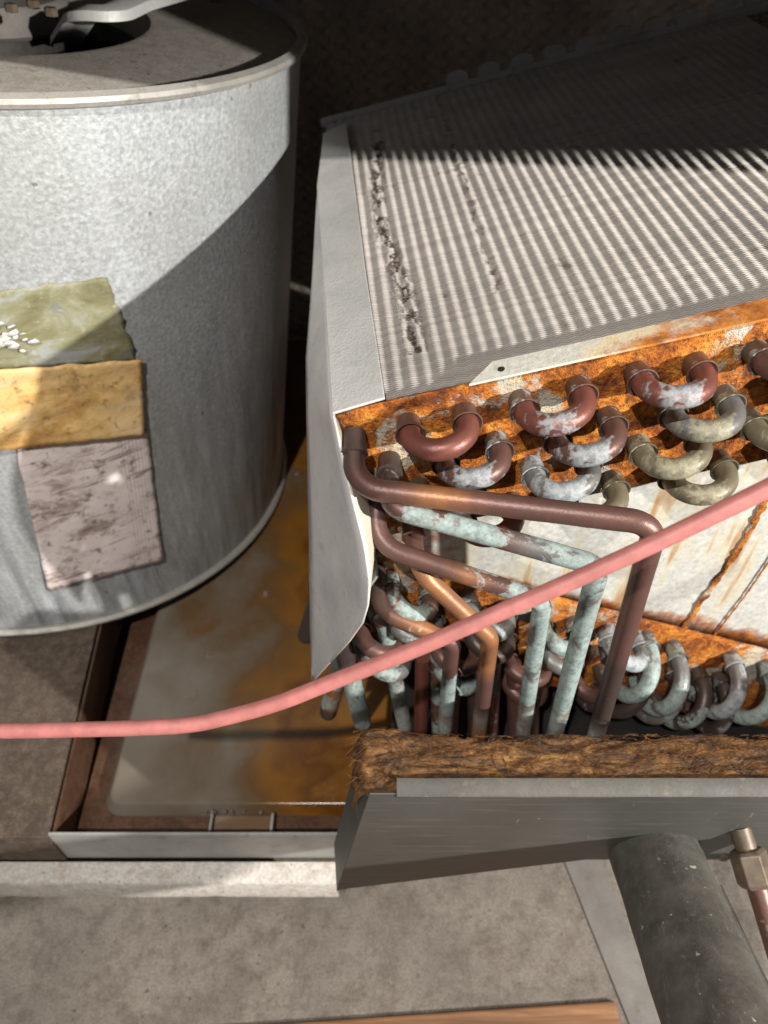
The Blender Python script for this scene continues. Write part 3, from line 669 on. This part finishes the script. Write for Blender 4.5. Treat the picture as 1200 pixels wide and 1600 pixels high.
for a, b, sp, o_, ck, p, m in ((204, 14, 40, 13, 'grey', .64, 'verd'), (231, 17, 42, 15, 'grey', .60, 'verd'), (283, 14, 40, 12, 'grey', .62, 'greyc'), (312, 14, 40, 12, 'grey', .62, 'verd'),
                               (190, 36, 40, 10, 'dark', .5, 'greyc'), (218, 40, 40, 9, 'dark', .45, 'greyc'), (246, 37, 40, 10, 'grey', .5, 'greyc'), (270, 38, 40, 10, 'dark', .5, 'verd'), (298, 38, 40, 10, 'dark', .5, 'greyc')):  # deeper bends mostly get darker copper, recess shade put into the colour
    S.append((b * .001, a * .001, sp * .001, o_ * .001, ck, p, m))
bends(lambda a, b, out: lo(b, a, out), -nl, xl, S, .16)

# ------------------------------------------------------------------ feeder tubes
def feeder(pts, rad, zones, mat, fr=.016, stub=None, r0=.0053):
    w3 = [p if isinstance(p, Vector) else atY(*p) for p in pts]
    path = resample(fillet(w3, fr, 9), .002); L = len(path); cols = []
    sl = [(b - a).length for a, b in zip(w3, w3[1:])]; tl = sum(sl)
    pos = lambda q: (sum(sl[:int(q)]) + (sl[int(q)] * (q - int(q)) if int(q) < len(sl) else 0)) / tl
    zones = [(pos(z[0]), z[1], z[2]) for z in zones]
    for i in range(L):
        s = i / (L - 1); c0 = zones[0]
        for z in zones:
            if s + .012 * math.sin(i * 1.7) >= z[0]: c0 = z
        cols.append((*CLR[c0[1]], c0[2]))
    cols = [tuple(sum(cols[min(max(q, 0), L - 1)][c] for q in range(i - 3, i + 4)) / 7 for c in range(4)) for i in range(L)]
    rr = [rad * (1 + .03 * mnoise.noise(V(i * .1, rad * 1e4, len(pts)))) for i in range(L)]
    mb = MB(); mb.tube(path, rr, 16, True, cols); o = mb.build('feeder_tube', M[mat], coil)
    t0 = (path[1] - path[0]).normalized()
    sk = MB(); sk.lathe([(rad + .0004, 0), (rad + .0007, .0085), (rad + .0013, .0105), (rad + .0015, .012), (rad - .0004, .0125)], path[0], t0, 18); sk.c = [(*CLR[zones[0][1]], .3)] * len(sk.v)
    sk.build('socket', M[mat], o)
    return o, path
sh = lambda u, v: on(u, v, A, d)
feeder([sh(553, 676), (553, 762, .2430), (1026, 818, .2140), (905, 1240, .2170)], .0053, [(0, 'dark', .2), (.7, 'brown', .28), (1.15, 'copper', .25), (1.32, 'brown', .22), (2.35, 'dark', .2), (2.62, 'solder', .58), (2.8, 'dark', .35)], 'greyc', [.017, .011])
feeder([sh(608, 716), (610, 793, .2360), (936, 884, .2150), (842, 1240, .2180)], .0051, [(0, 'dark', .4), (.9, 'brown', .50), (1.1, 'brown', .54), (1.22, 'brown', .60), (1.6, 'grey', .62), (2.05, 'grey', .66), (2.5, 'solder', .50), (2.62, 'grey', .56), (2.8, 'dark', .4)], 'verd', [.010, .009])
feeder([sh(590, 742), (588, 852, .2400), (848, 938, .2230), (803, 1235, .2250)], .0049, [(0, 'dark', .2), (.6, 'brown', .25), (1.12, 'brown', .38), (1.40, 'copper', .42), (1.52, 'brown', .58), (1.8, 'brown', .52), (2.0, 'grey', .58), (2.45, 'solder', .48), (2.62, 'brown', .4), (2.75, 'dark', .3)], 'verd', [.017, .009])
feeder([sh(643, 812), (652, 890, .2400), (766, 996, .2290), (738, 1230, .2310)], .0049, [(0, 'brown', .25), (.9, 'copper', .22), (2.2, 'brown', .36), (2.42, 'solder', .5), (2.5, 'copper', .36), (2.75, 'dark', .2)], 'verd', [.015, .009])
feeder([sh(587, 886), (594, 955, .2470), (708, 1002, .2380), (686, 1230, .2390)], .0049, [(0, 'dark', .2), (.7, 'brown', .36), (1.2, 'copper', .36), (1.7, 'brown', .3), (2.16, 'brown', .60), (2.33, 'solder', .56), (2.55, 'copper', .42), (2.68, 'brown', .25)], 'verd', [.015, .009])
feeder([sh(575, 935), (600, 972, .2560), (648, 1215, .2480)], .0051, [(0, 'dark', .3), (.9, 'brown', .60), (1.45, 'solder', .58), (1.62, 'dark', .4)], 'verd', [.009])
def stub(p, q, zones, rad=.0062):
    a, b = atY(*p), atY(*q); path = [a.lerp(b, i / 24) for i in range(25)]
    e = (b - a).normalized(); path += [b + e * rad * k for k in (.3, .6, .85, .97)]
    rr = [rad] * 25 + [rad * k for k in (.95, .8, .52, .2)]; n = len(path)
    cols = []
    for i in range(n):
        c0 = zones[0]
        for z in zones:
            if i / n >= z[0]: c0 = z
        cols.append((*CLR[c0[1]], c0[2]))
    mb = MB(); mb.tube(path, rr, 16, True, cols); mb.build('stub_tube', M['verd'], coil)
stub((548, 985, .262), (513, 1112, .258), [(0, 'grey', .7), (.5, 'copper', .5), (.75, 'dark', .35)])
stub((530, 985, .256), (566, 1128, .250), [(0, 'dark', .4), (.3, 'grey', .64), (.85, 'dark', .5)])
stub((500, 930, .278), (479, 992, .285), [(0, 'dark', .3)])
for k in range(7):                                                  # tubes further back among the legs
    u = 655 + 30 * k + random.uniform(-6, 6)
    stub((u, 1010 + random.uniform(-20, 30), .262), (u + random.uniform(-14, 4), 1205, .256), [(0, random.choice(['brown', 'dark', 'red']), random.choice([.3, .5]))], .005)

# ------------------------------------------------------------------ insulated access panel in front of the coil
pz = -.383
pY = .163
TL = atY(577, 1241, pY); TR = V(.42, pY, TL.z - .002); BL = atY(526, 1391, pY - .001); BR_ = V(.42, pY, BL.z + .075)
pan2 = thing('access_panel', (.15, .18, BL.z), 'dark grey sheet metal panel edged with brown glass wool in front of the coil', 'panel')
BM = atY(960, 1338, pY)
mb = MB(); mb.slab([TL, TR, V(.42, pY, BM.z + .02), BM, BL], (0, .0012, 0)); fs_ = mb.build('face_sheet', M['panel'], pan2, smooth=False, bevel=.0004)
lip0 = atY(620, 1243, pY)
mb = MB(); rows = []
for i in range(60):
    x = lip0.x + (.42 - lip0.x) * i / 59; z = TL.z - .0005 + .0006 * mnoise.noise(V(x * 60, 0, 0)); rows.append([V(x, pY - .0004, z - .0035), V(x, pY - .0012, z), V(x, pY + .001, z + .0022), V(x, pY + .0075, z + .0034), V(x, pY + .0075, z + .0024)])
mb.grid(rows); mb.build('top_lip', M['lipm'], pan2)
mb = MB(); e0 = atY(575, 1246, pY + .001); e1 = atY(526, 1392, pY + .0005)
mb.slab([e0, e1, e1 + V(-.003, .03, .004), e0 + V(-.004, .028, .006)], (.0012, 0, 0)); mb.build('side_lip', M['panel'], pan2, smooth=False)
mb = MB(); p = atY(610, 1390, pY); mb.lathe([(.0003, .0016), (.0022, .0013), (.003, .0006), (.0032, 0)], atY(612, 1388, pY - .0002) + V(0, 0, .002), (0, -1, 0), 16); mb.build('screw', M['galv'], pan2)
# glass wool batt: rumpled body and loose fibres
def wool_h(x, y):
    n1 = mnoise.noise(V(x * 22, y * 70, 1)); n2 = abs(mnoise.noise(V(x * 42 + n1 * 2.5, y * 230 + n1 * 3, 4))); n3 = mnoise.noise(V(x * 320, y * 420, 8))
    return .0022 * n1 - .0048 * n2 + .0007 * n3
x0, x1 = TL.x - .010, .42
mb = MB(); rows = []; cs = []; nx, ny_ = 420, 26
for j in range(ny_ + 1):
    t_ = j / ny_; row = []
    for i in range(nx + 1):
        x = x0 + (x1 - x0) * i / nx; y = pY + .002 + (.034 + .004 * mnoise.noise(V(x * 25, 0, 6))) * t_
        rise = .001 + .006 * math.sin(min(1, t_ * 1.15) * math.pi * .62) + .008 * math.exp(-((x - x0 - .012) / .016) ** 2) * t_
        edge = -.012 * max(0, (t_ - .82) / .18) ** 2 - .02 * max(0, (x0 + .008 - x) / .008) ** 2
        z = TL.z - .004 + rise + edge + wool_h(x, y); row.append(V(x + .003 * mnoise.noise(V(j * .3, 2, i * .02)), y, z)); k = .75 + .5 * random.random(); cs.append((k, k, k, 1))
    rows.append(row)
back = [V(p.x, p.y + .001, p.z - .11) for p in rows[-1]]; rows.append(back); cs += [(.8, .8, .8, 1)] * len(back)
mb.grid(rows, cs); wo = mb.build('glass_wool', M['wool'], pan2, flat_ang=180)
mb = MB()
for k in range(1700):
    x = random.uniform(x0 + .004, x1 - .01); y = pY + .003 + random.random() * .033; a = random.gauss(0, .32) + (math.pi if random.random() < .5 else 0); pts = []; cv = random.gauss(0, .5)
    hz = abs(random.gauss(0, .0006)); L = random.uniform(3, 8)
    for q in range(int(L)):
        yy = min(max(y, pY + .0022), pY + .038); t_ = (yy - pY - .002) / .035
        rise = .001 + .006 * math.sin(min(1, t_ * 1.15) * math.pi * .62) + .008 * math.exp(-((x - x0 - .012) / .016) ** 2) * t_
        pts.append(V(x, yy, TL.z - .004 + rise + wool_h(x, yy) - .012 * max(0, (t_ - .82) / .18) ** 2 + .0006 + hz * math.sin(math.pi * q / L)))
        x += .0022 * math.cos(a); y += .0022 * math.sin(a); a += cv * .4
    if len(pts) > 2:
        k_ = random.choice([(.9, .7, .45), (1.3, 1.0, .62), (1.9, 1.5, 1.0), (.6, .45, .3)])
        mb.tube(pts, random.uniform(.00010, .00020), 4, False, [(*k_, 1)] * len(pts))
mb.build('loose_fibre', M['wool'], wo, kind='stuff')

# ------------------------------------------------------------------ foam-covered pipe and flare fitting
pa, pb = V(0, 0, 0), V(0, 0, 0)
pa = ray(1036, 1368) * .432; pb = ray(1142, 1640) * .335
axp = (pb - pa).normalized(); ip = thing('foam_pipe', pa + V(0, -.05, -.03), 'thick black foam-covered pipe running out from under the panel', 'pipe')
mb = MB(); rad = .0268; n = 60; path = [pa - axp * .03 + axp * (.24 * i / n) for i in range(n + 1)]
mb.tube(path, [rad * (1 + .018 * mnoise.noise(V(i * .15, 0, 0))) for i in range(n + 1)], 40, True); mb.build('foam_sleeve', M['foam'], ip)
sd = axp.cross(V(0, 0, 1)).normalized(); upv = sd.cross(axp).normalized()
mb = MB(); rows = []
for i in range(50):
    p = pa + axp * (.02 + .19 * i / 49); th_ = R(148 + 4 * mnoise.noise(V(i * .2, 3, 1)))
    rows.append([p + (sd * math.cos(th_ + k) + upv * math.sin(th_ + k)) * (rad + h) for k, h in ((-.03, .0004), (-.008, .0014), (.008, .0012), (.03, .0003))])
mb.grid(rows); mb.build('seam', M['foam'], ip)
ff = thing('flare_fitting', ray(1193, 1400) * .44, 'small dull brass hex nut fitting with a thin tube beside the foam pipe', 'fitting')
fa, fb = ray(1166, 1326) * .425, ray(1186, 1392) * .42; fx = (fb - fa).normalized()
mb = MB(); mb.lathe([(.0005, 0), (.0085, 0), (.0105, .002), (.0105, .018), (.0085, .0205), (.0005, .0205)], fa, fx, 6); mb.build('hex_nut', M['brass'], ff, smooth=False, bevel=.0006)
pt = resample(fillet([fa + fx * .015, fa + fx * .06, ray(1236, 1510) * .41, ray(1262, 1620) * .40], .02), .004)
mb = MB(); mb.tube(pt, .0062, 14, True, [(*CLR['brown'], .45)] * len(pt)); mb.build('tube', M['olive'], ff)
mb = MB(); mb.lathe([(.0005, -.012), (.006, -.012), (.006, 0), (.0005, 0)], fa, fx, 16); mb.build('stem', M['brass'], ff)
mb = MB(); mb.lathe([(.0015, 0), (.003, 0), (.003, .0015), (.0015, .0015)], ray(1130, 1338) * .436, (0, -1, .3), 14, True); mb.build('washer', M['brass'], ff)

# ------------------------------------------------------------------ pink wire
wp = [(-60, 1139, .315), (0, 1142, .312), (120, 1140, .308), (230, 1137, .304), (300, 1132, .302), (345, 1123, .30), (430, 1100, .295), (520, 1065, .289), (640, 1018, .28), (760, 966, .272), (900, 905, .262), (1010, 855, .254), (1120, 802, .246), (1210, 758, .24), (1290, 718, .235)]
key = [ray(u, v) * t_ for u, v, t_ in wp]
def crom(P, n=8):
    out = []
    for i in range(len(P) - 1):
        p0, p1, p2, p3 = P[max(i - 1, 0)], P[i], P[i + 1], P[min(i + 2, len(P) - 1)]
        for k in range(n):
            t_ = k / n; out.append(.5 * ((2 * p1) + (p2 - p0) * t_ + (2 * p0 - 5 * p1 + 4 * p2 - p3) * t_ * t_ + (3 * p1 - p0 - 3 * p2 + p3) * t_ ** 3))
    return out + [P[-1]]
mb = MB(); pp = crom(key); mb.tube(pp, [.0032 * (1 + .03 * mnoise.noise(V(i * .4, 0, 2))) for i in range(len(pp))], 18)
o = mb.build('pink_wire', M['wire'], smooth=True); tag(o, 'long pink insulated wire stretched across the front of the coil', 'wire')

scene.render.engine = 'CYCLES'
